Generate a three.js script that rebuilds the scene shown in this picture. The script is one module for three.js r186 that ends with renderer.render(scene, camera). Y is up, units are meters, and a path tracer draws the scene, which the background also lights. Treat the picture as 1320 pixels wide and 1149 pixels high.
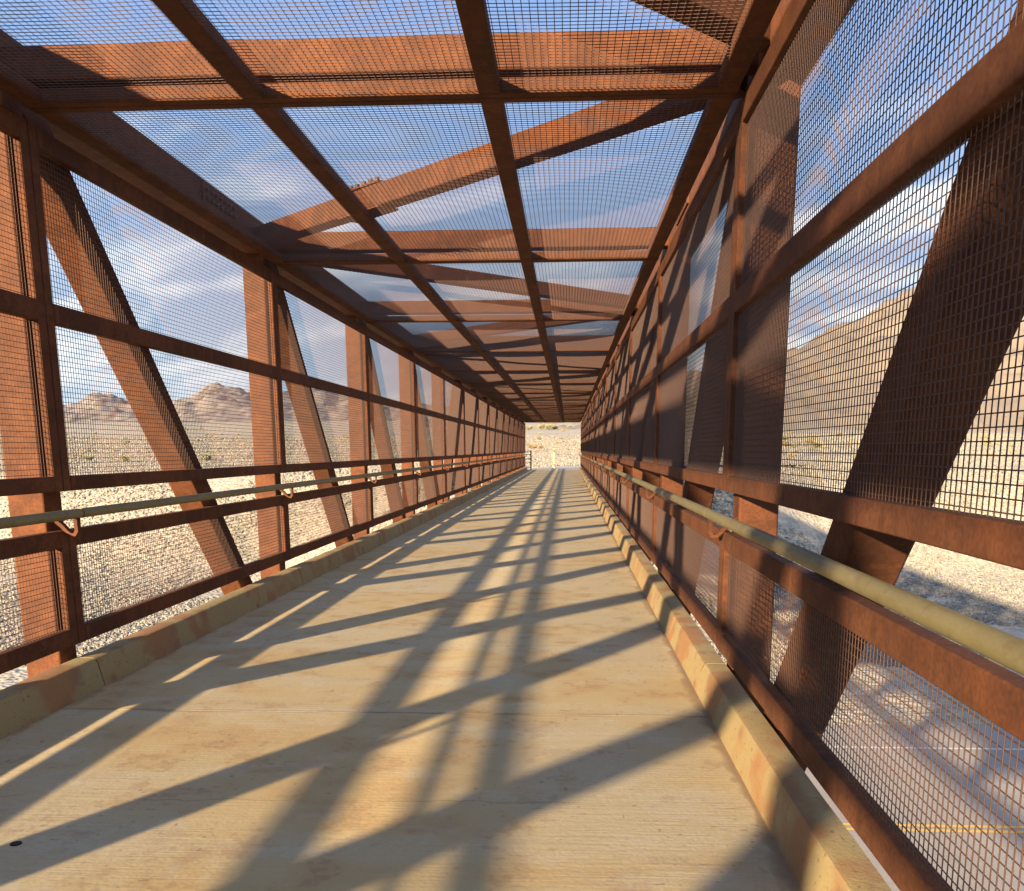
import * as THREE from 'three';
import { mergeGeometries, toCreasedNormals } from 'three/addons/utils/BufferGeometryUtils.js';

// ---------------------------------------------------------------- camera, sky, sun, exposure
const scene = new THREE.Scene();
const D2R = Math.PI / 180;
const camera = new THREE.PerspectiveCamera(2 * Math.atan(816.78 / 1180) / D2R, 1320 / 1149, 0.05, 9000);
camera.setViewOffset(1340.24, 1633.56, 0, 0, 1320, 1149);      // portrait frame, cropped at the bottom
camera.position.set(0, 1.21, 0);
camera.rotation.set(-11.369 * D2R, 2.973 * D2R, -0.154 * D2R, 'YXZ');
camera.updateProjectionMatrix();

const renderer = new THREE.WebGLRenderer({ antialias: true });
renderer.setSize(1024, 891);
renderer.toneMapping = THREE.LinearToneMapping;
renderer.toneMappingExposure = 3.7;
renderer.shadowMap.enabled = true;
renderer.shadowMap.type = THREE.PCFSoftShadowMap;

// noise -----------------------------------------------------------------------------------
function mulberry(a) { return () => { a |= 0; a = a + 0x6D2B79F5 | 0; let t = Math.imul(a ^ a >>> 15, 1 | a); t = t + Math.imul(t ^ t >>> 7, 61 | t) ^ t; return ((t ^ t >>> 14) >>> 0) / 4294967296; }; }
const NT = new Float32Array(65536); { const r = mulberry(7); for (let i = 0; i < 65536; i++) NT[i] = r(); }
const lat = (i, j, s) => NT[(Math.imul(i & 1023, 73) + Math.imul(j & 1023, 1237) + Math.imul(s, 7919) + Math.imul((i & 1023) * (j & 1023) & 0xffff, 31)) & 65535];
const wrap = (i, p) => { i %= p; return i < 0 ? i + p : i; };
function vn(x, y, s, px = 1024, py = 1024) {
  const i = Math.floor(x), j = Math.floor(y); let fx = x - i, fy = y - j;
  fx = fx * fx * (3 - 2 * fx); fy = fy * fy * (3 - 2 * fy);
  const i0 = wrap(i, px), i1 = wrap(i + 1, px), j0 = wrap(j, py), j1 = wrap(j + 1, py);
  const a = lat(i0, j0, s), b = lat(i1, j0, s), c = lat(i0, j1, s), d = lat(i1, j1, s);
  return a + (b - a) * fx + (c - a) * fy + (a - b - c + d) * fx * fy;
}
function fbm(x, y, s, o = 4, px = 512, py = 512) { let v = 0, a = 0.5, n = 0; for (let k = 0; k < o; k++) { v += a * vn(x, y, s + k * 13, px, py); n += a; a *= 0.5; x *= 2; y *= 2; px *= 2; py *= 2; } return v / n; }
function ridged(x, y, s, o = 5) { let v = 0, a = 0.5, n = 0; for (let k = 0; k < o; k++) { const q = 1 - Math.abs(2 * vn(x, y, s + k * 17) - 1); v += a * q * q; n += a; a *= 0.52; x *= 2.03; y *= 2.03; } return v / n; }
const sst = (a, b, x) => { const t = Math.min(1, Math.max(0, (x - a) / (b - a))); return t * t * (3 - 2 * t); };
const lerp = (a, b, t) => a + (b - a) * t;
const mix3 = (a, b, t) => [a[0] + (b[0] - a[0]) * t, a[1] + (b[1] - a[1]) * t, a[2] + (b[2] - a[2]) * t];
const toS = (v) => { v = Math.min(1, Math.max(0, v)); return v <= 0.0031308 ? v * 12.92 : 1.055 * Math.pow(v, 1 / 2.4) - 0.055; };

// sky: clear blue air with thin streaked cirrus
{
  const W = 1536, H = 768, d = new Float32Array(W * H * 4);
  for (let j = 0; j < H; j++) {
    const el = (0.5 - (j + 0.5) / H) * Math.PI * -1;          // row 0 is the bottom of the map
    const up = Math.max(0, Math.sin(el));
    for (let i = 0; i < W; i++) {
      const az = (i + 0.5) / W * Math.PI * 2;
      if (el < -0.02) { const q = (j * W + i) * 4; d[q] = 0.15; d[q + 1] = 0.13; d[q + 2] = 0.105; d[q + 3] = 1; continue; }
      const t = Math.pow(up, 0.58);
      let c = mix3([0.225, 0.265, 0.285], [0.020, 0.078, 0.235], Math.min(1, t * 1.15));
      // cirrus sheet seen in perspective on a plane overhead
      const k = 1 / (up + 0.10), px = Math.cos(az) * Math.cos(el) * k, pz = Math.sin(az) * Math.cos(el) * k;
      const wx = fbm(px * 1.3 + 40, pz * 1.3 + 40, 3, 3), wz = fbm(px * 1.3 + 90, pz * 1.3 + 20, 5, 3);
      const rx = px * 0.82 + pz * 0.57, rz = -px * 0.57 + pz * 0.82;
      const s1 = fbm(rx * 1.1 + wx * 1.6 + 60, rz * 4.6 + wz * 2.2 + 60, 11, 5);
      const s2 = fbm(rx * 0.5 + 100, rz * 0.9 + 100 + wx, 23, 3);
      let cl = sst(0.46, 0.70, s1 * 0.66 + s2 * 0.40) * 0.9;
      cl *= sst(0.0, 0.10, up);
      c = mix3(c, [0.37, 0.38, 0.385], cl * 0.92);
      if (el < 0) c = [0.15, 0.13, 0.105];
      const q = (j * W + i) * 4; d[q] = c[0]; d[q + 1] = c[1]; d[q + 2] = c[2]; d[q + 3] = 1;
    }
  }
  const sky = new THREE.DataTexture(d, W, H, THREE.RGBAFormat, THREE.FloatType);
  sky.mapping = THREE.EquirectangularReflectionMapping; sky.magFilter = THREE.LinearFilter; sky.minFilter = THREE.LinearFilter; sky.needsUpdate = true;
  scene.background = sky; scene.environment = sky;
}
// low sun behind the camera to the left (read from the rail and post shadows on the deck)
const sun = new THREE.DirectionalLight(new THREE.Color().setRGB(1.0, 0.78, 0.51), 5);
const SUND = new THREE.Vector3(2.18, -1, -3.55).normalize();
sun.position.copy(SUND).multiplyScalar(-120).add(new THREE.Vector3(0, 0, -25));
sun.target.position.set(0, 0, -25); scene.add(sun, sun.target);
sun.castShadow = true; sun.shadow.mapSize.set(4096, 4096); sun.shadow.radius = 1.7;
Object.assign(sun.shadow.camera, { left: -70, right: 70, top: 60, bottom: -60, near: 1, far: 400 });

// ---------------------------------------------------------------- textures and materials
function tex(w, h, fn, srgb = true) {
  const d = new Uint8Array(w * h * 4);
  for (let j = 0; j < h; j++) for (let i = 0; i < w; i++) {
    const c = fn(i / w, j / h), q = (j * w + i) * 4;
    if (srgb) { d[q] = toS(c[0]) * 255; d[q + 1] = toS(c[1]) * 255; d[q + 2] = toS(c[2]) * 255; } else { const v = Math.min(255, Math.max(0, c * 255)); d[q] = d[q + 1] = d[q + 2] = v; }
    d[q + 3] = 255;
  }
  const t = new THREE.DataTexture(d, w, h, THREE.RGBAFormat);
  t.wrapS = t.wrapT = THREE.RepeatWrapping; t.magFilter = THREE.LinearFilter; t.minFilter = THREE.LinearMipmapLinearFilter; t.generateMipmaps = true;
  if (srgb) t.colorSpace = THREE.SRGBColorSpace; t.needsUpdate = true; return t;
}
// weathering steel: tile is 2 m x 2 m, u round the profile, v along the member
const rustTex = tex(1024, 1024, (u, v) => {
  const a = fbm(u * 8, v * 5, 1, 5, 8, 5), b = fbm(u * 18, v * 30, 31, 3, 18, 30), f = vn(u * 256, v * 256, 5, 256, 256), st = fbm(u * 26, v * 44, 77, 4, 26, 44), pt = fbm(u * 22, v * 22, 51, 3, 22, 22);
  let c = mix3([0.080, 0.031, 0.0155], [0.126, 0.0455, 0.0195], sst(0.3, 0.7, a * 0.6 + b * 0.4));
  c = mix3(c, [0.165, 0.064, 0.025], sst(0.52, 0.80, st) * 0.4);
  c = mix3(c, [0.060, 0.026, 0.015], sst(0.56, 0.78, pt) * 0.35);
  const k = 0.82 + 0.36 * f; return [c[0] * k, c[1] * k, c[2] * k];
});
const rustBump = tex(512, 512, (u, v) => 0.5 * fbm(u * 64, v * 64, 9, 3, 64, 64) + 0.5 * vn(u * 200, v * 200, 3, 200, 200), false);
const M = {};
M.rust = new THREE.MeshPhysicalMaterial({ specularIntensity: 0.35, map: rustTex, bumpMap: rustBump, bumpScale: 0.0012, roughness: 0.82, metalness: 0 });
M.frame = M.rust;                                      // the screens are of the same weathering steel
M.wire = new THREE.MeshStandardMaterial({ color: new THREE.Color().setRGB(0.085, 0.043, 0.030), roughness: 0.62, metalness: 0.1 });
M.bolt = new THREE.MeshStandardMaterial({ color: new THREE.Color().setRGB(0.09, 0.04, 0.026), roughness: 0.7 });
const pipeTex = tex(512, 512, (u, v) => { const a = fbm(u * 6, v * 10, 3, 4, 6, 10), f = vn(u * 128, v * 256, 6, 128, 256), sp = fbm(u * 16, v * 40, 61, 3, 16, 40); let c = mix3([0.17, 0.142, 0.064], [0.225, 0.19, 0.088], a); c = mix3(c, [0.13, 0.075, 0.036], sst(0.58, 0.80, sp) * 0.4); c = mix3(c, [0.30, 0.28, 0.20], sst(0.64, 0.78, fbm(u * 30, v * 22, 88, 3, 30, 22)) * 0.12); const k = 0.92 + 0.16 * f; return c.map((x) => x * k); });
M.pipe = new THREE.MeshStandardMaterial({ map: pipeTex, roughness: 0.5, metalness: 0.25 });
// deck concrete: one slab of 3.36 m x 3.66 m per tile, broomed across the deck, stained by rust
function deckTex(seed, crackV) {
  const W = 1088, H = 1184;
  return tex(W, H, (u, v) => {
    const x = u * 3.36, z = v * 3.66;
    const big = fbm(x * 1.1 + seed * 3.1, z * 1.6 + seed * 5.7, seed + 1, 5), band = fbm(x * 0.6 + seed, z * 5 + seed, seed + 40, 4);
    const br = vn(x * 2.2, z * 180, seed + 80), br2 = vn(x * 5, z * 330, seed + 90), sp = fbm(x * 40, z * 40, seed + 21, 3);
    const gr = vn(x * 320, z * 320, seed + 17), g2 = vn(x * 150, z * 150, seed + 18), bl = fbm(x * 7, z * 8, seed + 60, 5), wh = fbm(x * 4, z * 7, seed + 66, 5);
    let c = mix3([0.372, 0.292, 0.160], [0.592, 0.490, 0.300], br * 0.18 + br2 * 0.14 + gr * 0.34 + g2 * 0.2 + sp * 0.14);
    c = mix3(c, [0.50, 0.355, 0.145], sst(0.36, 0.64, big * 0.6 + band * 0.4) * 0.62);
    c = mix3(c, [0.42, 0.245, 0.09], sst(0.46, 0.70, bl * 0.45 + big * 0.35 + band * 0.2) * 0.42);
    c = mix3(c, [0.26, 0.155, 0.08], sst(0.57, 0.66, bl * 0.55 + sp * 0.45) * 0.3);
    c = mix3(c, [0.55, 0.51, 0.41], sst(0.55, 0.68, wh * 0.7 + sp * 0.3) * 0.2);
    // dirt along the slab joint and the foot of both kerbs: uneven brown matter
    const e = Math.min(z, 3.66 - z) * 1.0, n = fbm(x * 6, z * 14, seed + 70, 4);
    c = mix3(c, [0.20, 0.115, 0.065], sst(0.07 * n * n + 0.003, 0, e) * 0.55);
    const ke = Math.min(x - 0.14, 3.36 - 0.145 - x), n2 = fbm(x * 16, z * 9, seed + 75, 4);
    c = mix3(c, [0.24, 0.15, 0.08], sst(0.14 * n2 * n2 + 0.006, 0, ke) * 0.8);
    // hairline crack
    const cz = crackV * 3.66 + (fbm(x * 4, 4, seed + 33, 5) - 0.5) * 0.10, cd = Math.abs(z - cz), gate = sst(0.42, 0.55, fbm(x * 2.2, 9, seed + 36, 2)) * 0.6;
    c = mix3(c, [0.30, 0.17, 0.07], sst(0.014, 0.0, cd) * 0.35 * gate); c = mix3(c, [0.09, 0.06, 0.04], sst(0.0032, 0.0, cd) * 0.8 * gate);
    // pits
    c = mix3(c, [0.14, 0.10, 0.07], sst(0.90, 0.95, vn(x * 46, z * 46, seed + 99)) * sst(0.55, 0.66, fbm(x * 3, z * 3, seed + 12, 2)) * 0.55);
    return c;
  });
}
const broom = tex(1024, 1024, (u, v) => { const x = u * 3.36, z = v * 3.66; return 0.4 * vn(x * 4.5, z * 120, 81) + 0.25 * vn(x * 11, z * 240, 91) + 0.35 * vn(x * 110, z * 110, 3); }, false);
M.deck = [1, 2, 3].map((s) => new THREE.MeshStandardMaterial({ map: deckTex(s * 5 + 1, [0.42, 0.7, 0.25][s - 1]), bumpMap: broom, bumpScale: 0.0012, roughness: 0.9 }));
const kerbTex = tex(2048, 512, (u, v) => {         // u along 3.66 m, v over 0.6 m of girth
  const x = u * 3.66, y = v * 0.6;
  const a = fbm(x * 2 , y * 5, 5, 4), st = fbm(x * 3.2, y * 1.2, 25, 4), g = vn(x * 260, y * 260, 6), p = fbm(x * 6, y * 9, 8, 5), pit = vn(x * 70, y * 70, 16);
  let c = mix3([0.27, 0.198, 0.082], [0.355, 0.268, 0.12], a * 0.55 + g * 0.45);
  c = mix3(c, [0.13, 0.09, 0.05], sst(0.88, 0.95, pit) * 0.7);
  c = mix3(c, [0.29, 0.135, 0.05], sst(0.42, 0.58, st * 0.6 + p * 0.4) * 0.85);
  c = mix3(c, [0.20, 0.12, 0.075], sst(0.60, 0.76, p) * 0.5);
  return c;
});
const kerbBump = rustBump.clone(); kerbBump.repeat.set(3.66, 0.6); kerbBump.needsUpdate = true;
M.kerb = new THREE.MeshStandardMaterial({ map: kerbTex, bumpMap: kerbBump, bumpScale: 0.0015, roughness: 0.88 });

// ---------------------------------------------------------------- helpers
const used = {};
function numbered(n) { if (!(n in used)) { used[n] = 0; return n; } used[n]++; return n + '_' + String(used[n]).padStart(3, '0'); }
function sh(o) { o.castShadow = o.receiveShadow = true; return o; }
function thing(name, label, category, pos = [0, 0, 0], group, kind) {
  const o = new THREE.Group(); o.name = numbered(name); o.position.set(...pos); scene.add(o);
  o.userData.label = label; o.userData.category = category; if (group) o.userData.group = group; if (kind) o.userData.kind = kind; return o;
}
function part(name, geo, mat, parent, pos) { const m = sh(new THREE.Mesh(geo, mat)); m.name = name; if (pos) m.position.set(...pos); parent.add(m); return m; }
// rounded hollow-section bar along local z, uv in metres / 2
const hssCache = {};
function hss(w, h, len, r = 0.008, variant = 0) {
  const key = [w, h, len, r, variant].map((x) => +x.toFixed(4)).join(); if (hssCache[key]) return hssCache[key];
  const P = [], NRM = [], S = 3, hw = w / 2, hh = h / 2;
  const cs = [[hw - r, hh - r, 0], [-hw + r, hh - r, 90], [-hw + r, -hh + r, 180], [hw - r, -hh + r, 270]];
  for (const [cx, cy, a0] of cs) for (let k = 0; k < S; k++) { const a = (a0 + 90 * k / (S - 1)) * D2R; P.push([cx + r * Math.cos(a), cy + r * Math.sin(a)]); NRM.push([Math.cos(a), Math.sin(a)]); }
  const n = P.length, pos = [], nor = [], uv = [], idx = []; let u = variant * 0.37;
  const vo = variant * 0.53;
  for (let k = 0; k <= n; k++) {
    const a = P[k % n], nn = NRM[k % n]; if (k) { const b = P[k - 1]; u += Math.hypot(a[0] - b[0], a[1] - b[1]) / 2; }
    for (const s of [-1, 1]) { pos.push(a[0], a[1], s * len / 2); nor.push(nn[0], nn[1], 0); uv.push(u, vo + (s * len / 2) / 2); }
  }
  for (let k = 0; k < n; k++) { const a = k * 2; idx.push(a, a + 2, a + 3, a, a + 3, a + 1); }
  for (const s of [-1, 1]) {
    const b = pos.length / 3; P.forEach(([x, y]) => { pos.push(x, y, s * len / 2); nor.push(0, 0, s); uv.push(x / 2 + vo, y / 2); });
    for (let k = 1; k < n - 1; k++) s > 0 ? idx.push(b, b + k, b + k + 1) : idx.push(b, b + k + 1, b + k);
  }
  const g = new THREE.BufferGeometry(); g.setAttribute('position', new THREE.Float32BufferAttribute(pos, 3)); g.setAttribute('normal', new THREE.Float32BufferAttribute(nor, 3)); g.setAttribute('uv', new THREE.Float32BufferAttribute(uv, 2)); g.setIndex(idx);
  return hssCache[key] = g;
}
// bar from a to b (world metres); w across, h in the 'up' direction
function bar(name, a, b, w, h, mat, parent, { up = [0, 1, 0], r = 0.012, variant = 0 } = {}) {
  const A = new THREE.Vector3(...a), B = new THREE.Vector3(...b), dir = B.clone().sub(A), len = dir.length(); dir.normalize();
  const U = new THREE.Vector3(...up), X = U.clone().cross(dir).normalize(), Y = dir.clone().cross(X).normalize();
  const m = part(name, hss(w, h, len, Math.min(r, w * 0.45, h * 0.45), variant), mat, parent);
  m.quaternion.setFromRotationMatrix(new THREE.Matrix4().makeBasis(X, Y, dir)); m.position.copy(A.add(B).multiplyScalar(0.5)).sub(parent.position); return m;
}
// round wires joined into one piece: list of [a, b] in local metres
function wires(list, d, sides = 5) {
  const pos = [], nor = [], idx = [], r = d / 2, q = new THREE.Vector3();
  for (const [a, b] of list) {
    const dir = q.set(b[0] - a[0], b[1] - a[1], b[2] - a[2]).normalize().clone(), X = Math.abs(dir.y) > 0.9 ? new THREE.Vector3(1, 0, 0) : new THREE.Vector3(0, 1, 0), Y = dir.clone().cross(X).normalize(); X.copy(Y).cross(dir);
    const base = pos.length / 3;
    for (let k = 0; k < sides; k++) { const t = k / sides * Math.PI * 2, nx = X.x * Math.cos(t) + Y.x * Math.sin(t), ny = X.y * Math.cos(t) + Y.y * Math.sin(t), nz = X.z * Math.cos(t) + Y.z * Math.sin(t); for (const e of [a, b]) { pos.push(e[0] + nx * r, e[1] + ny * r, e[2] + nz * r); nor.push(nx, ny, nz); } }
    for (let k = 0; k < sides; k++) { const c = base + k * 2, e = base + (k + 1) % sides * 2; idx.push(c, e, e + 1, c, e + 1, c + 1); }
  }
  const g = new THREE.BufferGeometry(); g.setAttribute('position', new THREE.Float32BufferAttribute(pos, 3)); g.setAttribute('normal', new THREE.Float32BufferAttribute(nor, 3)); g.setIndex(idx); return g;
}

// ---------------------------------------------------------------- layout (metres; Z forward = -z)
const BAY = 3.66, XL = -2.53, XR = 0.758, XC = (XL + XR) / 2;     // inner faces of the screens
const postZ = (n) => 0.87 + BAY * n;                              // n = -5 ... 15
const N0 = -5, N1 = 15, Z0 = postZ(N0), Z1 = postZ(N1);
const rnd = mulberry(20);

// ---------------------------------------------------------------- ground
function groundY(X, Z) {
  const a = Math.abs(X - XC), u = Math.abs(Z - 18.4);
  const top = 37.2 + sst(4, 20, a) * 15 + (fbm(X * 0.05 + 20, Z * 0.02 + 20, 8, 3) - 0.5) * 6 * sst(6, 20, a), toe = top - 17.5 + sst(4, 20, a) * 2;
  const low = -6.32, up = -0.27;
  let y = low + (up - low) * sst(toe - 2, top + 1, u);
  const far = Math.max(0, Math.hypot(u, a * 0.35) - 72);
  y += 0.044 * far * far / (far + 40) * (1 / (1 + far / 6000));
  if (u > 6.2) y += (fbm(X * 0.12 + 50, Z * 0.12 + 50, 4, 4) - 0.5) * 0.5 * sst(24, 40, u) * sst(2.5, 8, a) * (1 + sst(100, 500, u) * 3);
  return y;
}
const spaced = (list) => { const o = []; for (const [a, b, s] of list) for (let x = a; x < b - 1e-6; x += s) o.push(x); o.push(list[list.length - 1][1]); return o; };
{
  const xs = spaced([[-5000, -1000, 200], [-1000, -240, 40], [-240, -80, 8], [-80, 80, 1.6], [80, 240, 8], [240, 1000, 40], [1000, 5000, 200]]);
  const zs = spaced([[-1500, -200, 100], [-200, -60, 10], [-60, 110, 1.4], [110, 300, 8], [300, 1200, 40], [1200, 6000, 200]]);
  const pos = [], uv = [], idx = [];
  for (const z of zs) for (const x of xs) { pos.push(x, groundY(x, z), -z); uv.push(x / 40, z / 40); }
  const nx = xs.length; for (let j = 0; j < zs.length - 1; j++) for (let i = 0; i < nx - 1; i++) { const a = j * nx + i; idx.push(a, a + 1, a + nx + 1, a, a + nx + 1, a + nx); }
  const g = new THREE.BufferGeometry(); g.setAttribute('position', new THREE.Float32BufferAttribute(pos, 3)); g.setAttribute('uv', new THREE.Float32BufferAttribute(uv, 2)); g.setIndex(idx); g.computeVertexNormals();
  const gt = tex(1536, 1536, (u, v) => {
    const a = fbm(u * 6, v * 6, 2, 5, 6, 6), st = fbm(u * 160, v * 160, 7, 2, 160, 160), p = vn(u * 512, v * 512, 9, 512, 512), w = fbm(u * 20, v * 20, 44, 3, 20, 20);
    let c = mix3([0.30, 0.26, 0.19], [0.41, 0.355, 0.265], a);
    c = mix3(c, [0.45, 0.40, 0.305], sst(0.5, 0.7, st) * 0.6); c = mix3(c, [0.20, 0.165, 0.12], sst(0.64, 0.80, 1 - st) * 0.5);
    c = mix3(c, [0.27, 0.255, 0.12], sst(0.60, 0.76, w) * 0.25); c = mix3(c, [0.42, 0.36, 0.265], sst(0.52, 0.66, fbm(u * 11, v * 11, 63, 4, 11, 11)) * 0.6);
    const k = 0.8 + 0.4 * p; return [c[0] * k, c[1] * k, c[2] * k];
  });
  const gb = tex(1024, 1024, (u, v) => 0.6 * fbm(u * 160, v * 160, 7, 2, 160, 160) + 0.4 * vn(u * 400, v * 400, 5, 400, 400), false);
  const m = part('ground', g, new THREE.MeshStandardMaterial({ map: gt, bumpMap: gb, bumpScale: 0.12, roughness: 1 }), scene);
  m.userData = { kind: 'structure', label: 'pale desert ground and gravel banks around the bridge', category: 'ground' };
}
// gravel: loose stones on the banks, too many to count
{
  const base = new THREE.IcosahedronGeometry(1, 0), p = base.attributes.position, seen = {};
  const rr = mulberry(3); for (let i = 0; i < p.count; i++) { const k = [p.getX(i), p.getY(i), p.getZ(i)].map((v) => v.toFixed(3)).join(); seen[k] ??= 0.72 + rr() * 0.5; p.setXYZ(i, p.getX(i) * seen[k], p.getY(i) * seen[k] * 0.7, p.getZ(i) * seen[k]); }
  base.computeVertexNormals();
  const N = 300000, im = new THREE.InstancedMesh(base, new THREE.MeshStandardMaterial({ roughness: 0.95 }), N);
  const mt = new THREE.Matrix4(), q = new THREE.Quaternion(), e = new THREE.Euler(), s = new THREE.Vector3(), v = new THREE.Vector3(), c = new THREE.Color();
  let i = 0, guard = 0;
  while (i < N && guard++ < N * 3) {
    const bank = rr() < 0.14, left = rr() < 0.55, t = rr();
    const Z = bank ? 62 + Math.pow(t, 1.2) * 150 : (left ? 26 : 32) + Math.pow(t, 1.6) * 200;
    const X = bank ? -16 + rr() * 30 : left ? -(3.2 + rr() * (0.62 * Z + 4)) : 1.8 + rr() * (0.66 * Z + 4);
    if (Math.abs(X - XC) < 3.4 && Z > 55 && Z < 60) continue;
    if (Z > 56 && Z < 77 && X > XC - 4 && Math.abs(X - XC - 20 * Math.pow(Math.max(0, Z - 59) / 17, 2)) < 2.6) continue;
    if (fbm(X * 0.16 + 80, Z * 0.16 + 80, 19, 3) < 0.34 + rr() * 0.1) continue;
    const y = groundY(X, Z), sz = 0.018 + 0.05 * Math.pow(rr(), 2.8) + Z * 0.0008;
    e.set(rr() * 6.3, rr() * 6.3, rr() * 6.3); q.setFromEuler(e); const sc = sz * (0.8 + rr() * 0.5);
    mt.compose(v.set(X, y + sc * 0.25, -Z), q, s.set(sc, sc * (0.75 + rr() * 0.3), sc * (0.8 + rr() * 0.6))); im.setMatrixAt(i, mt);
    const k = 0.48 + rr() * 0.42, w = rr(); c.setRGB(...mix3([0.36 * k, 0.32 * k, 0.25 * k], [0.28 * k, 0.26 * k, 0.225 * k], w)); im.setColorAt(i, c); i++;
  }
  im.count = i; im.name = 'gravel_stones'; im.userData = { kind: 'stuff', label: 'pale tan gravel and cobbles covering the banks below the bridge', category: 'gravel' }; scene.add(sh(im));
}
// road in the cutting below, running across under the bridge
{
  const road = thing('road', 'grey asphalt road passing below the bridge with painted lines', 'road', [0, 0, 0], null, 'structure');
  const at = tex(1024, 1024, (u, v) => { const a = fbm(u * 8, v * 8, 2, 4, 8, 8), g = vn(u * 300, v * 300, 4, 300, 300); const k = 0.19 + 0.06 * a + 0.07 * g; return [k * 1.12, k * 0.98, k * 0.82]; });
  const sheet = (x0, x1, z0, z1, y, rep) => { const g = new THREE.PlaneGeometry(x1 - x0, z1 - z0); g.rotateX(-Math.PI / 2); g.translate((x0 + x1) / 2, y, -(z0 + z1) / 2); const p = g.attributes.position, u = g.attributes.uv; for (let i = 0; i < p.count; i++) u.setXY(i, p.getX(i) / rep, p.getZ(i) / rep); return g; };
  part('carriageway', sheet(-400, 400, 11.2, 24.6, -6.25, 5), new THREE.MeshStandardMaterial({ map: at, roughness: 0.9 }), road);
  const wm = new THREE.MeshStandardMaterial({ color: new THREE.Color().setRGB(0.55, 0.53, 0.47), roughness: 0.7 }), ym = new THREE.MeshStandardMaterial({ color: new THREE.Color().setRGB(0.62, 0.36, 0.06), roughness: 0.7 });
  part('edge_line', sheet(-400, 400, 22.64, 22.74, -6.245, 5), wm, road); part('edge_line', sheet(-400, 400, 12.4, 12.54, -6.245, 5), wm, road);
  part('centre_line', sheet(-400, 400, 17.42, 17.54, -6.245, 5), ym, road); part('centre_line', sheet(-400, 400, 17.66, 17.78, -6.245, 5), ym, road);
}
// mountains on the skyline: polar height fields, elevation of the crest read from the photograph
function range(name, label, az0, az1, naz, r0, rs, r1, nr, crest, amp, freq, seed, mat, us) {
  const ip = (az) => { for (let k = 0; k < crest.length - 1; k++) if (az <= crest[k + 1][0]) { const t = Math.max(0, (az - crest[k][0]) / (crest[k + 1][0] - crest[k][0])); return lerp(crest[k][1], crest[k + 1][1], t * t * (3 - 2 * t)); } return crest[crest.length - 1][1]; };
  const pos = [], uv = [], idx = [];
  for (let j = 0; j <= nr; j++) for (let i = 0; i <= naz; i++) {
    const az = lerp(az0, az1, i / naz), t = j / nr, r = lerp(r0, r1, t), X = r * Math.sin(az * D2R), Z = r * Math.cos(az * D2R), base = groundY(X, Z);
    const top = rs * Math.tan(ip(az) * D2R) + 1.21, ts = (rs - r0) / (r1 - r0);
    const up = t < ts ? Math.pow(t / ts, 1.15) : 1 - 0.6 * sst(ts, 1, t), edge = sst(0, 0.06, t);
    const gul = ridged(X / freq + 30, Z / freq + 30, seed, 6) - 0.45, fine = fbm(X / freq * 7 + 9, Z / freq * 7 + 9, seed + 5, 5) - 0.5;
    pos.push(X, base - 1.5 + (Math.max(0, top - base)) * up + (gul * amp + fine * amp * 0.8) * edge * (0.35 + 0.65 * up), -Z); uv.push(X / us, Z / (us * 3.2));
  }
  const n = naz + 1; for (let j = 0; j < nr; j++) for (let i = 0; i < naz; i++) { const a = j * n + i; idx.push(a, a + 1, a + n + 1, a, a + n + 1, a + n); }
  const g = new THREE.BufferGeometry(); g.setAttribute('position', new THREE.Float32BufferAttribute(pos, 3)); g.setAttribute('uv', new THREE.Float32BufferAttribute(uv, 2)); g.setIndex(idx); g.computeVertexNormals();
  const m = part(name, g, mat, scene); m.userData = { kind: 'structure', label, category: 'mountain' };
}
const rockTex = tex(1024, 1024, (u, v) => { const a = fbm(u * 6, v * 6, 12, 5, 6, 6), s = fbm(u * 60, v * 60, 15, 3, 60, 60), d = fbm(u * 24, v * 24, 45, 4, 24, 24); let c = mix3([0.185, 0.15, 0.125], [0.29, 0.243, 0.20], a * 0.5 + s * 0.5); c = mix3(c, [0.10, 0.075, 0.07], sst(0.50, 0.66, d) * 0.75); return mix3(c, [0.40, 0.32, 0.24], sst(0.62, 0.8, s) * 0.4); });
const slopeTex = tex(1024, 1024, (u, v) => { const a = fbm(u * 5, v * 5, 72, 5, 5, 5), s = fbm(u * 90, v * 90, 75, 3, 90, 90), d = fbm(u * 30, v * 30, 85, 4, 30, 30); let c = mix3([0.175, 0.138, 0.102], [0.245, 0.198, 0.148], a * 0.6 + s * 0.4); c = mix3(c, [0.15, 0.11, 0.075], sst(0.58, 0.74, s * 0.5 + d * 0.5) * 0.7); return c; });
range('mountain', 'rugged brown rocky mountains along the skyline beyond the gravel plain', -62, 6, 520, 620, 1500, 2300, 110,
  [[-62, 2.2], [-45, 2.6], [-36, 1.9], [-31, 2.0], [-28.9, 2.1], [-26.9, 2.85], [-25.2, 2.5], [-23.5, 2.2], [-22.4, 2.75], [-20.9, 3.35], [-19.8, 3.3], [-18.4, 2.9], [-16.8, 3.1], [-14.9, 3.6], [-13.7, 2.9], [-11, 2.4], [-6, 2.2], [0, 2.4], [6, 3]], 24, 120, 4, new THREE.MeshStandardMaterial({ map: rockTex, roughness: 1 }), 200);
range('hill', 'smooth brown gravelly hillside rising beside the far end of the bridge', -9, 66, 480, 285, 470, 760, 120,
  [[-9, 0.2], [-1, 0.6], [2.5, 1.9], [5, 3.6], [7.6, 4.6], [12.9, 5.85], [16.2, 7.1], [18, 8.2], [19.7, 8.8], [24.6, 10.2], [34, 11.2], [50, 10], [66, 8]], 10, 48, 9, new THREE.MeshStandardMaterial({ map: slopeTex, roughness: 1 }), 80);

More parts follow.
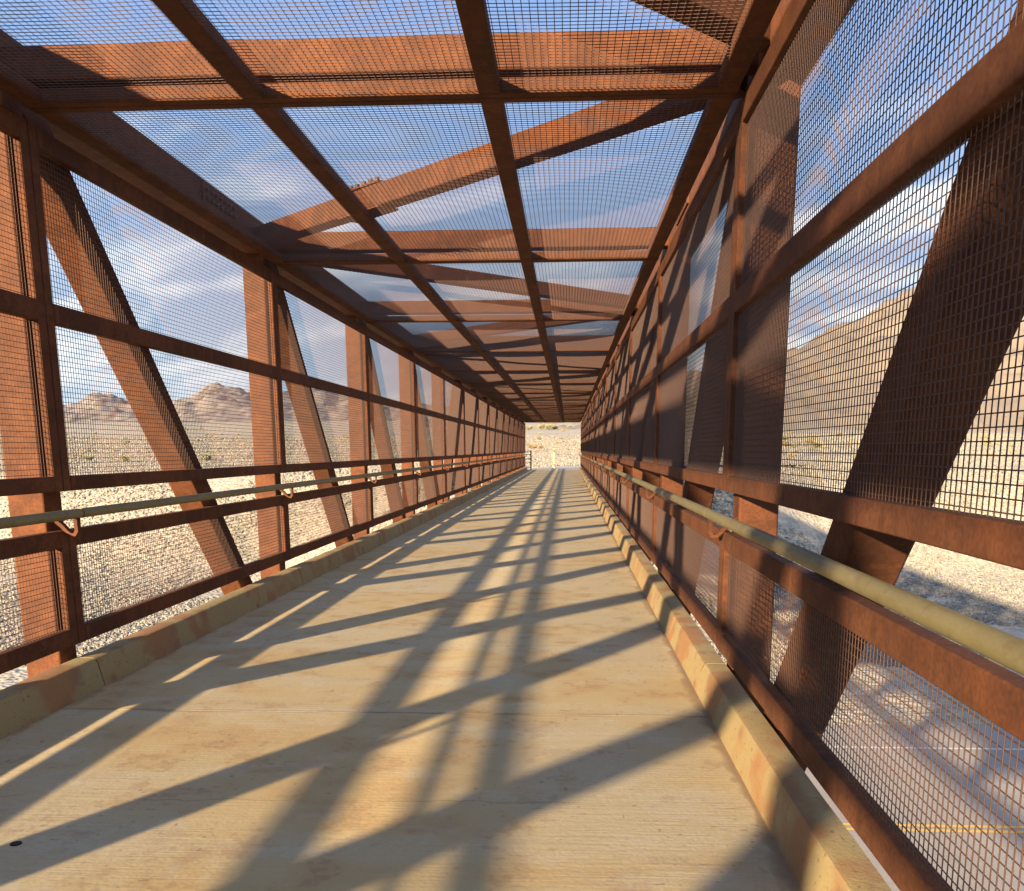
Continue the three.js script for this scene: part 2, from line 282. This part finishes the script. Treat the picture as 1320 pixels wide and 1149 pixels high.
// path beyond the bridge: concrete apron, then asphalt bending away to the right
{
  const strip = (pts, w, y, wob = 0) => { const pos = [], uv = [], idx = []; let L = 0; pts.forEach(([x, z], i) => { const a = pts[Math.max(0, i - 1)], b = pts[Math.min(pts.length - 1, i + 1)], dx = b[0] - a[0], dz = b[1] - a[1], l = Math.hypot(dx, dz); if (i) L += Math.hypot(x - pts[i - 1][0], z - pts[i - 1][1]); for (const s of [-1, 1]) { const X = x + s * dz / l * w / 2, Z = z - s * dx / l * w / 2; pos.push(X, Math.max(groundY(X, Z), groundY(x, z)) + y, -Z); uv.push(s * w / 8, L / 4); } if (i) { const k = i * 2; idx.push(k - 2, k - 1, k + 1, k - 2, k + 1, k); } }); const g = new THREE.BufferGeometry(); g.setAttribute('position', new THREE.Float32BufferAttribute(pos, 3)); g.setAttribute('uv', new THREE.Float32BufferAttribute(uv, 2)); g.setIndex(idx); g.computeVertexNormals(); return g; };
  const at = tex(512, 512, (u, v) => { const a = fbm(u * 6, v * 6, 22, 4, 6, 6), g = vn(u * 160, v * 160, 4, 160, 160), k = 0.26 + 0.05 * a + 0.05 * g; return [k * 1.03, k * 0.97, k * 0.88]; });
  const p1 = []; for (let t = 0; t <= 1.001; t += 0.05) { const z = Z1 + 3.2 + t * 17; p1.push([XC + 0.2 + 20 * Math.pow(t, 2.0), z]); }
  const m = part('path', strip(p1, 3.6, 0.27), new THREE.MeshStandardMaterial({ map: at, roughness: 0.95 }), scene); m.userData = { kind: 'structure', label: 'grey path bending right beyond the far end of the bridge', category: 'path' };
  const ap = part('approach_slab', new THREE.BoxGeometry(4.2, 0.5, 3.6), M.deck[1], scene, [XC, -0.25, -(Z1 + 1.85)]); ap.userData = { kind: 'structure', label: 'concrete approach slab at the far end of the bridge', category: 'pavement' };
}

// ---------------------------------------------------------------- bridge deck and kerbs
{
  const deck = thing('bridge_deck', 'rust-stained broomed concrete walkway deck with sunlit stripes and joints', 'deck', [XC, 0, -Z0], null, 'structure');
  const shape = (w, h, d, ch) => { // slab with chamfered top edges at the joints
    const hw = w / 2, hd = d / 2, pos = [], uv = [], idx = [];
    const quad = (a, b, c, e) => { const k = pos.length / 3; for (const q of [a, b, c, e]) { pos.push(...q); uv.push((q[0] + hw) / w, 0.5 - q[2] / d); } idx.push(k, k + 1, k + 2, k, k + 2, k + 3); };
    quad([-hw, 0, hd - ch], [hw, 0, hd - ch], [hw, 0, -hd + ch], [-hw, 0, -hd + ch]);
    for (const s of [1, -1]) { const z1 = s * (hd - ch), z2 = s * hd; s > 0 ? quad([-hw, -ch, z2], [hw, -ch, z2], [hw, 0, z1], [-hw, 0, z1]) : quad([hw, -ch, z2], [-hw, -ch, z2], [-hw, 0, z1], [hw, 0, z1]); s > 0 ? quad([-hw, -h, z2], [hw, -h, z2], [hw, -ch, z2], [-hw, -ch, z2]) : quad([hw, -h, z2], [-hw, -h, z2], [-hw, -ch, z2], [hw, -ch, z2]); }
    quad([hw, -h, hd], [hw, -h, -hd], [hw, 0, -hd + ch], [hw, 0, hd - ch]); quad([-hw, -h, -hd], [-hw, -h, hd], [-hw, 0, hd - ch], [-hw, 0, -hd + ch]); quad([-hw, -h, -hd], [hw, -h, -hd], [hw, -h, hd], [-hw, -h, hd]);
    const g = new THREE.BufferGeometry(); g.setAttribute('position', new THREE.Float32BufferAttribute(pos, 3)); g.setAttribute('uv', new THREE.Float32BufferAttribute(uv, 2)); g.setIndex(idx); const q = g.toNonIndexed(); q.computeVertexNormals(); return q;
  };
  const sg = shape(3.36, 0.2, BAY - 0.002, 0.002);
  // joints fall a little before each screen post
  const zj0 = 4.10 - BAY * 6;
  for (let k = 0; k < N1 - N0 + 1; k++) { const zc = zj0 + BAY * (k + 0.5) ; const m = part(k ? 'deck_slab_' + String(k).padStart(3, '0') : 'deck_slab', sg, M.deck[[0, 2, 1][k % 3]], deck, [0, 0, -zc - deck.position.z]); }
  const plug = new THREE.CylinderGeometry(0.017, 0.017, 0.006, 20), pm = new THREE.MeshStandardMaterial({ color: 0x1c1a18, roughness: 0.8 });
  for (const [x, z] of [[-1.72, 2.6]]) part('drain_plug', plug, pm, deck, [x - XC, 0.0005, -z - deck.position.z]);
}
for (const s of [-1, 1]) {
  const k = thing('concrete_kerb', s < 0 ? 'tan concrete kerb along the shaded mesh wall facing the mountains' : 'tan rust-streaked concrete kerb along the sunlit mesh wall facing the hillside', 'kerb', [s < 0 ? -2.41 : 0.658, 0, -Z0]);
  const prof = [[0, -0.006], [0.032, 0.130], [0.042, 0.146], [0.058, 0.151], [0.14, 0.151], [0.14, -0.006]];
  const len = BAY - 0.008;
  const mk = (seed) => { const pos = [], uv = [], idx = []; let v = 0, nseg = 14; const r = mulberry(seed + 40);
    const wob = Array.from({ length: nseg + 1 }, () => (r() - 0.5) * 0.004);
    prof.forEach((p, i) => { if (i) v += Math.hypot(p[0] - prof[i - 1][0], p[1] - prof[i - 1][1]) / 0.6; for (let j = 0; j <= nseg; j++) { pos.push(s * (p[0] + (i > 0 && i < 4 ? wob[j] : 0)), p[1] + (i > 0 && i < 5 ? wob[(j + 5) % nseg] : 0), (j / nseg - 0.5) * len); uv.push(j / nseg + seed * 0.31, v + seed * 0.17); } });
    for (let i = 0; i < prof.length - 1; i++) for (let j = 0; j < nseg; j++) { const a = i * (nseg + 1) + j, b = a + nseg + 1; s > 0 ? idx.push(a, b + 1, b, a, a + 1, b + 1) : idx.push(a, b, b + 1, a, b + 1, a + 1); }
    for (const e of [0, nseg]) { const o = pos.length / 3; prof.forEach((p) => { pos.push(s * p[0], p[1], (e / nseg - 0.5) * len); uv.push(p[0], p[1]); }); for (let i = 1; i < prof.length - 1; i++) (e > 0) === (s > 0) ? idx.push(o, o + i + 1, o + i) : idx.push(o, o + i, o + i + 1); }
    const g = new THREE.BufferGeometry(); g.setAttribute('position', new THREE.Float32BufferAttribute(pos, 3)); g.setAttribute('uv', new THREE.Float32BufferAttribute(uv, 2)); g.setIndex(idx); return toCreasedNormals(g, 0.5); };
  const gs = [mk(1), mk(2), mk(3)];
  for (let n = N0; n < N1; n++) part('kerb_segment', gs[(n + 30) % 3], M.kerb, k, [0, 0, -postZ(n + 0.5) - k.position.z]);
}

// ---------------------------------------------------------------- steel truss
const br = thing('truss_bridge', 'rusty weathering-steel box truss footbridge frame around the walkway', 'bridge', [XC, 0, -Z0]);
const TI = [-2.587, 0.817], CH = 0.25, CY0 = 2.84, CY1 = 3.10, BY = -0.86;
for (const s of [0, 1]) {
  const sg = s ? 1 : -1, xi = TI[s], xc = xi + sg * CH / 2, xm = xi + sg * 0.095;
  bar('top_chord', [xc, (CY0 + CY1) / 2, -Z0 + 0.15], [xc, (CY0 + CY1) / 2, -Z1 - 0.15], CH, CY1 - CY0, M.rust, br, { r: 0.02, variant: s });
  bar('bottom_chord', [xc, BY, -Z0 + 0.15], [xc, BY, -Z1 - 0.15], CH, CH, M.rust, br, { r: 0.02, variant: s + 2 });
  for (let n = N0; n <= N1; n++) bar('vertical', [xm, BY + CH / 2, -postZ(n) + 0.004], [xm, CY0, -postZ(n) + 0.004], 0.19, 0.168, M.rust, br, { up: [0, 0, 1], r: 0.015, variant: (n + 20 + s) % 4 });
  for (let n = N0; n < N1; n++) {
    const f = n < 5 ? [postZ(n), postZ(n + 1)] : [postZ(n + 1), postZ(n)];
    const A = new THREE.Vector3(xm, 3.0, -f[0]), B = new THREE.Vector3(xm, BY, -f[1]), d = B.clone().sub(A).normalize();
    A.addScaledVector(d, 0.19); B.addScaledVector(d, -0.19);
    bar('diagonal', A.toArray(), B.toArray(), 0.184, 0.2, M.rust, br, { r: 0.015, variant: (n + 21 + s * 2) % 4 });
  }
}
for (let n = N0; n <= N1; n++) {
  bar('cross_strut', [TI[0] - 0.002, 2.935, -postZ(n)], [TI[1] + 0.002, 2.935, -postZ(n)], 0.15, 0.15, M.rust, br, { r: 0.015, variant: (n + 20) % 4 });
  bar('floor_beam', [TI[0] - 0.002, -0.42, -postZ(n)], [TI[1] + 0.002, -0.42, -postZ(n)], 0.16, 0.42, M.rust, br, { r: 0.01, variant: (n + 20) % 4 });
}
const splice = [];
for (let n = N0; n < N1; n++) {
  const odd = Math.abs(n) % 2 === 1, z0 = postZ(n), z1 = postZ(n + 1);       // brace zigzags: right at odd posts, left at even posts
  const a = odd ? [TI[1], z0 + 0.22] : [TI[0], z0 + 0.22], b = odd ? [TI[0], z1 - 0.22] : [TI[1], z1 - 0.22];
  const m = bar('roof_brace', [a[0], 2.925, -a[1]], [b[0], 2.925, -b[1]], 0.145, 0.145, M.rust, br, { r: 0.012, variant: (n + 22) % 4 });
  if (n === 1) { // bolted splice plates on this brace, a third of the way from the mountain side
    const t = 0.66, px = lerp(a[0], b[0], t), pz = lerp(a[1], b[1], t);
    for (const [yy, nm] of [[2.925 + 0.079, 'splice_plate'], [2.925 - 0.079, 'splice_plate']]) {
      const p = part(nm, hss(0.17, 0.014, 0.5, 0.004, 1), M.rust, m); p.position.set(0, yy - 2.925, (t - 0.5) * Math.hypot(b[0] - a[0], b[1] - a[1]));
    }
    for (let i = 0; i < 6; i++) for (const x of [-0.05, 0.05]) { const bo = part('bolt', new THREE.CylinderGeometry(0.017, 0.017, 0.035, 6), M.bolt, m, [x, 0.10, (t - 0.5) * Math.hypot(b[0] - a[0], b[1] - a[1]) + (i - 2.5) * 0.08]); }
  }
}
// bolted chord splice: plate and a grid of bolts on the inner face of both chords
for (const s of [0, 1]) {
  const sg = s ? -1 : 1, x = TI[s];
  const pl = part('splice_plate', hss(0.014, 0.2, 0.66, 0.004, 2), M.rust, br, [x + sg * 0.006 - XC, 2.965, -7.12 + Z0]);
  const bg = new THREE.CylinderGeometry(0.016, 0.016, 0.02, 6); bg.rotateZ(Math.PI / 2);
  for (let i = 0; i < 7; i++) for (let j = 0; j < 3; j++) part('bolt', bg, M.bolt, pl, [sg * 0.016, (j - 1) * 0.06, (i - 3) * 0.088]);
}

// ---------------------------------------------------------------- mesh screens
const G = 0.004, PL = BAY - G;                        // clear joint between panel frames
function meshWires(y0, y1, z0, z1, step, x, d, sag) {   // vertical wires then horizontal wires, in the plane x
  const l = []; for (let z = z0 + step / 2; z < z1; z += step) l.push([[x - d / 2, y0, z], [x - d / 2, y1, z]]);
  for (let y = y0 + step * 0.6; y < y1; y += step) l.push([[x + d / 2, y, z0], [x + d / 2, y, z1]]);
  return wires(l, d);
}
const FT = 0.05, ST = 0.072, SD = 0.036;                           // frame depth (across the wall) and stile width
function upperPanel(v, side) {
  const g = new THREE.Group(), h = PL / 2;
  const rail = (nm, y0, y1) => { const m = part(nm, hss(FT, y1 - y0, PL - 2 * ST, 0.006, v), M.frame, g, [0, (y0 + y1) / 2, 0]); };
  rail('top_rail', 2.625, 2.72); rail('middle_rail', 1.823, 1.92); rail('bottom_rail', 1.009, 1.084);
  for (const s of [-1, 1]) { const m = part('stile', hss(SD, ST, 2.72 - 1.009, 0.005, v + (s > 0 ? 1 : 0)), M.frame, g, [side * (FT - SD) / 2, (2.72 + 1.009) / 2, s * (h - ST / 2)]); m.rotation.x = Math.PI / 2; }
  const wg = meshGeo.upper; const w = part('wire_mesh', wg, M.wire, g); w.userData.kind = 'stuff';
  return g;
}
function lowerPanel(v, side) {
  const g = new THREE.Group(), h = PL / 2;
  const rail = (nm, y0, y1) => part(nm, hss(FT, y1 - y0, PL - 2 * ST, 0.006, v), M.frame, g, [0, (y0 + y1) / 2, 0]);
  rail('top_rail', 0.729, 0.815); rail('bottom_rail', 0.2255, 0.3135);
  for (const s of [-1, 1]) { const m = part('stile', hss(SD, ST, 0.815 - 0.2255, 0.005, v + (s > 0 ? 1 : 0)), M.frame, g, [side * (FT - SD) / 2, (0.815 + 0.2255) / 2, s * (h - ST / 2)]); m.rotation.x = Math.PI / 2; }
  const w = part('wire_mesh', meshGeo.lower, M.wire, g); w.userData.kind = 'stuff';
  return g;
}
function roofPanel(v) {                                // origin at the middle of the roof, y at the frame's underside
  const g = new THREE.Group(), h = PL / 2, x0 = XL + 0.012 - XC, x1 = XR - 0.012 - XC, FH = 0.066;
  for (const s of [-1, 1]) { const m = part('end_bar', hss(0.06, FH, x1 - x0, 0.006, v), M.frame, g, [0, FH / 2, s * (h - 0.03)]); m.rotation.y = Math.PI / 2; }
  for (const x of [x0 + 0.05, -1.437 - XC, -0.363 - XC, x1 - 0.05]) part('long_bar', hss(0.1, FH - 0.004, PL - 0.12, 0.006, v + 1), M.frame, g, [x, FH / 2, 0]);
  const w = part('wire_mesh', meshGeo.roof, M.wire, g); w.userData.kind = 'stuff';
  return g;
}
const meshGeo = {};
{
  const z0 = -PL / 2 + ST - 0.005, z1 = -z0, st = 0.0254, d = 0.0030;
  meshGeo.upper = mergeGeometries([meshWires(1.08, 1.827, z0, z1, st, 0, d), meshWires(1.916, 2.63, z0, z1, st, 0, d)]);
  meshGeo.lower = meshWires(0.31, 0.733, z0, z1, st, 0, d);
  const l = [], x0 = XL + 0.10 - XC, x1 = XR - 0.10 - XC, ya = 0.014, dr = 0.0031, sp = 0.0295;
  const bays = [[x0, -1.487 - XC], [-1.387 - XC, -0.413 - XC], [-0.313 - XC, x1]];
  // the mesh sheets belly a few millimetres between their bars
  for (const [a, b] of bays) {
    for (let x = a + sp / 2; x < b; x += sp) { const k = Math.sin((x - a) / (b - a) * Math.PI); let pv = null; for (let i = 0; i <= 8; i++) { const t = i / 8, p = [x, ya + dr / 2 - 0.010 * k * Math.sin(t * Math.PI), lerp(-PL / 2 + 0.055, PL / 2 - 0.055, t)]; if (pv) l.push([pv, p]); pv = p; } }
    for (let z = -PL / 2 + 0.06 + sp / 2; z < PL / 2 - 0.06; z += sp) { const kz = Math.sin((z + PL / 2) / PL * Math.PI); let pv = null; for (let i = 0; i <= 4; i++) { const t = i / 4, p = [lerp(a - 0.005, b + 0.005, t), ya - dr / 2 - 0.010 * kz * Math.sin(t * Math.PI), z]; if (pv) l.push([pv, p]); pv = p; } }
  }
  meshGeo.roof = wires(l, dr, 4);
}
const ORD = ['', 'first', 'second', 'third', 'fourth', 'fifth', 'sixth', 'seventh', 'eighth', 'ninth', 'tenth', 'eleventh', 'twelfth', 'thirteenth', 'fourteenth', 'fifteenth', 'sixteenth', 'seventeenth', 'eighteenth', 'nineteenth', 'twentieth'];
function placePanels(make, name, label, cat, group, X, Y, side = 0) {
  const protos = [0, 1, 2].map((v) => make(v, side));
  for (let n = N0; n < N1; n++) {
    const p = protos[(n * 2 + 40) % 3].clone(); p.name = numbered(name); p.position.set(X, Y, -postZ(n + 0.5));
    p.userData = { label: label + ', ' + ORD[N1 - n] + ' from the bollard end', category: cat, group }; scene.add(p);
  }
}
placePanels(upperPanel, 'wall_screen', 'tall mesh screen panel on the shaded mountain-side wall', 'screen panel', 'tall screens of the shaded wall', XL - FT / 2, 0, 1);
placePanels(upperPanel, 'wall_screen', 'tall mesh screen panel on the sunlit hillside wall', 'screen panel', 'tall screens of the sunlit wall', XR + FT / 2, 0, -1);
placePanels(lowerPanel, 'guard_screen', 'low mesh guard panel on the shaded mountain side', 'guard panel', 'low guard panels of the shaded wall', XL - FT / 2, 0, 1);
placePanels(lowerPanel, 'guard_screen', 'low mesh guard panel on the sunlit hillside wall', 'guard panel', 'low guard panels of the sunlit wall', XR + FT / 2, 0, -1);
placePanels(roofPanel, 'roof_screen', 'overhead mesh roof panel with dark bars', 'roof panel', 'mesh panels of the roof', XC, 2.768);

// ---------------------------------------------------------------- handrails on bent strap brackets
for (const s of [-1, 1]) {
  const hx = s < 0 ? -2.46 : 0.69, hy = 0.90, R = 0.0245;
  const h = thing('handrail', s < 0 ? 'round pipe handrail with hooked brackets along the shaded mountain-side wall' : 'olive yellow round pipe handrail along the sunlit hillside wall', 'handrail', [hx, 0, -Z0]);
  const pg = [0, 1].map((v) => { const g = new THREE.CylinderGeometry(R, R, BAY - 0.012, 24, 1, false); g.rotateX(Math.PI / 2); const u = g.attributes.uv; for (let i = 0; i < u.count; i++) u.setXY(i, u.getX(i) * 0.3 + v * 0.4, u.getY(i) * 3 + v * 0.37); return g; });
  const sleeve = new THREE.CylinderGeometry(R - 0.003, R - 0.003, 0.06, 20); sleeve.rotateX(Math.PI / 2);
  // J-shaped strap: from under the pipe down, round a bend and back up through the gap to the truss post
  const cl = [[0, hy - R + 0.002], [0.002, 0.84], [-0.004 * 0, 0.815], [0.012, 0.796], [0.03, 0.794], [0.048, 0.806], [0.075, 0.838], [0.11, 0.868], [0.142, 0.885]].map(([x, y]) => [s * x, y]);
  const w = 0.034, t = 0.018, pos = [], idx = [];
  cl.forEach((p, i) => { const a = cl[Math.max(0, i - 1)], b = cl[Math.min(cl.length - 1, i + 1)], dx = b[0] - a[0], dy = b[1] - a[1], l = Math.hypot(dx, dy), nx = -dy / l * t / 2, ny = dx / l * t / 2; for (const [sx, zz] of [[1, -1], [1, 1], [-1, 1], [-1, -1]]) pos.push(p[0] + nx * sx, p[1] + ny * sx, zz * w / 2); });
  for (let i = 0; i < cl.length - 1; i++) for (let k = 0; k < 4; k++) { const a = i * 4 + k, b = i * 4 + (k + 1) % 4; idx.push(a, b, b + 4, a, b + 4, a + 4); }
  idx.push(0, 2, 1, 0, 3, 2); { const o = (cl.length - 1) * 4; idx.push(o, o + 1, o + 2, o, o + 2, o + 3); }
  let sgm = new THREE.BufferGeometry(); sgm.setAttribute('position', new THREE.Float32BufferAttribute(pos, 3)); sgm.setAttribute('uv', new THREE.Float32BufferAttribute(pos.flatMap((_, i) => i % 3 ? [] : [pos[i + 1], pos[i + 2]]), 2)); sgm.setIndex(idx); sgm = toCreasedNormals(sgm, 0.7);
  for (let n = N0; n < N1; n++) part('pipe', pg[(n + 20) % 2], M.pipe, h, [0, hy, -postZ(n + 0.5) + Z0]);
  for (let n = N0; n <= N1; n++) { part('sleeve', sleeve, M.bolt, h, [0, hy, -postZ(n) + Z0]); part('bracket', sgm, M.frame, h, [0, 0, -postZ(n) + Z0 + 0.03]); }
}

// ---------------------------------------------------------------- beyond the bridge: bollard, railing, boulders, scrub
{
  const b = thing('bollard', 'pale yellow round bollard standing mid-path beyond the bridge end', 'bollard', [XC + 0.02, 0, -(Z1 + 2.6)]);
  const ym = new THREE.MeshStandardMaterial({ color: new THREE.Color().setRGB(0.70, 0.64, 0.38), roughness: 0.6 });
  part('post', new THREE.LatheGeometry([[0.001, 1.25], [0.045, 1.245], [0.07, 1.225], [0.08, 1.19], [0.08, 0.02]].reverse().map((p) => new THREE.Vector2(...p)), 20), ym, b);
  part('base_plate', new THREE.CylinderGeometry(0.13, 0.14, 0.03, 20), M.bolt, b, [0, 0.015, 0]);
  const rl = thing('end_railing', 'black steel bar railing at the side of the path beyond the bridge', 'railing', [XL + 0.30, 0, -(Z1 + 0.7)]);
  const bm = new THREE.MeshStandardMaterial({ color: new THREE.Color().setRGB(0.03, 0.03, 0.033), roughness: 0.6 });
  const W = rl.position, E = [W.x - 1.9, W.z - 2.1], at = (t) => [lerp(W.x, E[0], t), lerp(W.z, E[1], t)];
  for (const t of [0, 0.5, 1]) { const [x, z] = at(t); bar('post', [x, -0.25, z], [x, 1.15, z], 0.08, 0.08, bm, rl, { up: [0, 0, 1] }); }
  for (const y of [0.15, 0.4, 0.65, 0.9, 1.1]) bar('rail', [W.x, y, W.z], [E[0], y, E[1]], 0.04, 0.05, bm, rl);
}
const rockMat = new THREE.MeshStandardMaterial({ map: rockTex, color: new THREE.Color().setRGB(0.9, 0.9, 0.85), roughness: 1 });
function boulder(label, X, Z, r, seed) {
  const g = new THREE.IcosahedronGeometry(r, 3), p = g.attributes.position; for (let i = 0; i < p.count; i++) { const x = p.getX(i), y = p.getY(i), z = p.getZ(i), k = 0.78 + 0.5 * fbm(x / r * 1.3 + seed * 7 + 20, (y + z * 0.7) / r * 1.3 + 20, seed, 3); p.setXYZ(i, x * k * 1.2, y * k * 0.75, z * k); }
  g.computeVertexNormals(); const m = part(numbered('boulder'), toCreasedNormals(g, 0.5), rockMat, scene, [X, groundY(X, Z) + r * 0.25, -Z]); m.userData = { label, category: 'boulder', group: 'boulders on the bank beyond the bridge' };
}
[[-0.2, 140, 0.42], [1.5, 142, 0.4], [-6.2, 130, 0.3], [-8.5, 132, 0.35], [3.4, 136, 0.3], [-4.6, 145, 0.3]].forEach(([x, z, r], i) => boulder('grey brown boulder on the pale bank beyond the bridge end', x, z, r, i + 3));
// desert shrubs: woody stems under a crown of small leaf blades
function shrub(seed, spread, tall, n) {
  const r = mulberry(seed), stems = [], pos = [], idx = [];
  for (let k = 0; k < 14; k++) { const a = r() * 6.28, l = 0.5 + r() * 0.5; stems.push([[0, 0, 0], [Math.cos(a) * spread * l * 0.75, tall * (0.5 + 0.4 * r()), Math.sin(a) * spread * l * 0.75]]); }
  for (let k = 0; k < n; k++) {
    const s = stems[Math.floor(r() * stems.length)][1], t = 0.45 + r() * 0.6, c = [s[0] * t + (r() - 0.5) * spread * 0.55, Math.max(0.04, s[1] * t + (r() - 0.5) * tall * 0.4), s[2] * t + (r() - 0.5) * spread * 0.55];
    const L = 0.07 + r() * 0.09, d = new THREE.Vector3(r() - 0.5, r() * 0.9, r() - 0.5).normalize().multiplyScalar(L), e = new THREE.Vector3(r() - 0.5, r() - 0.5, r() - 0.5).cross(d).normalize().multiplyScalar(L * 0.32), o = pos.length / 3;
    pos.push(c[0], c[1], c[2], c[0] + d.x * 0.5 + e.x, c[1] + d.y * 0.5 + e.y, c[2] + d.z * 0.5 + e.z, c[0] + d.x, c[1] + d.y, c[2] + d.z, c[0] + d.x * 0.5 - e.x, c[1] + d.y * 0.5 - e.y, c[2] + d.z * 0.5 - e.z); idx.push(o, o + 1, o + 2, o, o + 2, o + 3);
  }
  const g = new THREE.BufferGeometry(); g.setAttribute('position', new THREE.Float32BufferAttribute(pos, 3)); g.setIndex(idx); g.computeVertexNormals(); return { leaves: g, stems: wires(stems, 0.025, 4) };
}
{
  const green = new THREE.MeshStandardMaterial({ color: new THREE.Color().setRGB(0.27, 0.25, 0.12), roughness: 1, side: THREE.DoubleSide }), dry = new THREE.MeshStandardMaterial({ color: new THREE.Color().setRGB(0.30, 0.22, 0.11), roughness: 1, side: THREE.DoubleSide }), stem = new THREE.MeshStandardMaterial({ color: new THREE.Color().setRGB(0.16, 0.11, 0.07), roughness: 1 });
  const kinds = [shrub(1, 0.7, 0.8, 900), shrub(2, 0.9, 0.7, 1000), shrub(3, 0.6, 0.6, 700)];
  const put = (X, Z, s, k, isDry, label, group) => { const o = thing('desert_shrub', label, 'shrub', [X, groundY(X, Z) - 0.03, -Z], group); o.scale.setScalar(s); o.rotation.y = (X * 3.3 + Z) % 6; part('foliage', kinds[k].leaves, isDry ? dry : green, o); part('stem', kinds[k].stems, stem, o); };
  const far = 'yellow green desert shrub on the bank seen through the bridge portal', dr = 'dry brown desert bush on the bank seen through the bridge portal';
  [[2.6, 150, 1.5, 0, 0], [-8.5, 300, 2.2, 1, 0], [-6.2, 306, 2.4, 0, 0], [-4.4, 310, 2.0, 1, 0], [0.8, 318, 2.0, 2, 0], [-12.5, 296, 1.9, 1, 0]].forEach((q) => put(...q, far, 'green shrubs beyond the portal'));
  [[-5.6, 148, 1.1, 1, 1], [-4.4, 151, 0.9, 2, 1], [-6.0, 195, 0.9, 0, 1], [-1.5, 198, 0.8, 1, 1], [2.2, 122, 0.5, 0, 1]].forEach((q) => put(...q, dr, 'dry bushes beyond the portal'));
  const left = 'olive green desert shrub on the plain behind the shaded mesh wall', r = mulberry(71);
  for (let i = 0; i < 16; i++) { const az = -(11 + r() * 22) * D2R, d = 105 + Math.pow(r(), 1.6) * 260; put(Math.sin(az) * d, Math.cos(az) * d, 0.5 + r() * 0.6, i % 3, i % 3 === 1, left, 'shrubs on the plain by the mountains'); }
  const right = 'olive green desert shrub at the foot of the brown hillside';
  for (let i = 0; i < 16; i++) { const az = (11 + r() * 16) * D2R, d = 130 + r() * 110; put(Math.sin(az) * d, Math.cos(az) * d, 0.7 + r() * 0.8, i % 3, i % 4 === 1, right, 'shrubs below the hillside'); }
  // scattered tufts, too many to count
  const N = 1500, im = new THREE.InstancedMesh(kinds[2].leaves, green, N), mt = new THREE.Matrix4(), q = new THREE.Quaternion(), c = new THREE.Color();
  for (let i = 0; i < N; i++) { const az = (-38 + r() * 70) * D2R, d = 120 + Math.pow(r(), 1.1) * 700, X = Math.sin(az) * d, Z = Math.cos(az) * d, s = 0.35 + r() * 0.7; q.setFromAxisAngle(new THREE.Vector3(0, 1, 0), r() * 6); mt.compose(new THREE.Vector3(X, groundY(X, Z) - 0.02, -Z), q, new THREE.Vector3(s, s * 0.8, s)); im.setMatrixAt(i, mt); const k = r(); im.setColorAt(i, c.setRGB(1 + k * 0.9, 1 + k * 0.35, 1 + k * 0.6)); }
  im.name = 'scrub_tufts'; im.userData = { kind: 'stuff', label: 'low sparse scrub dotted over the desert plain', category: 'scrub' }; scene.add(sh(im));
}

renderer.render(scene, camera);
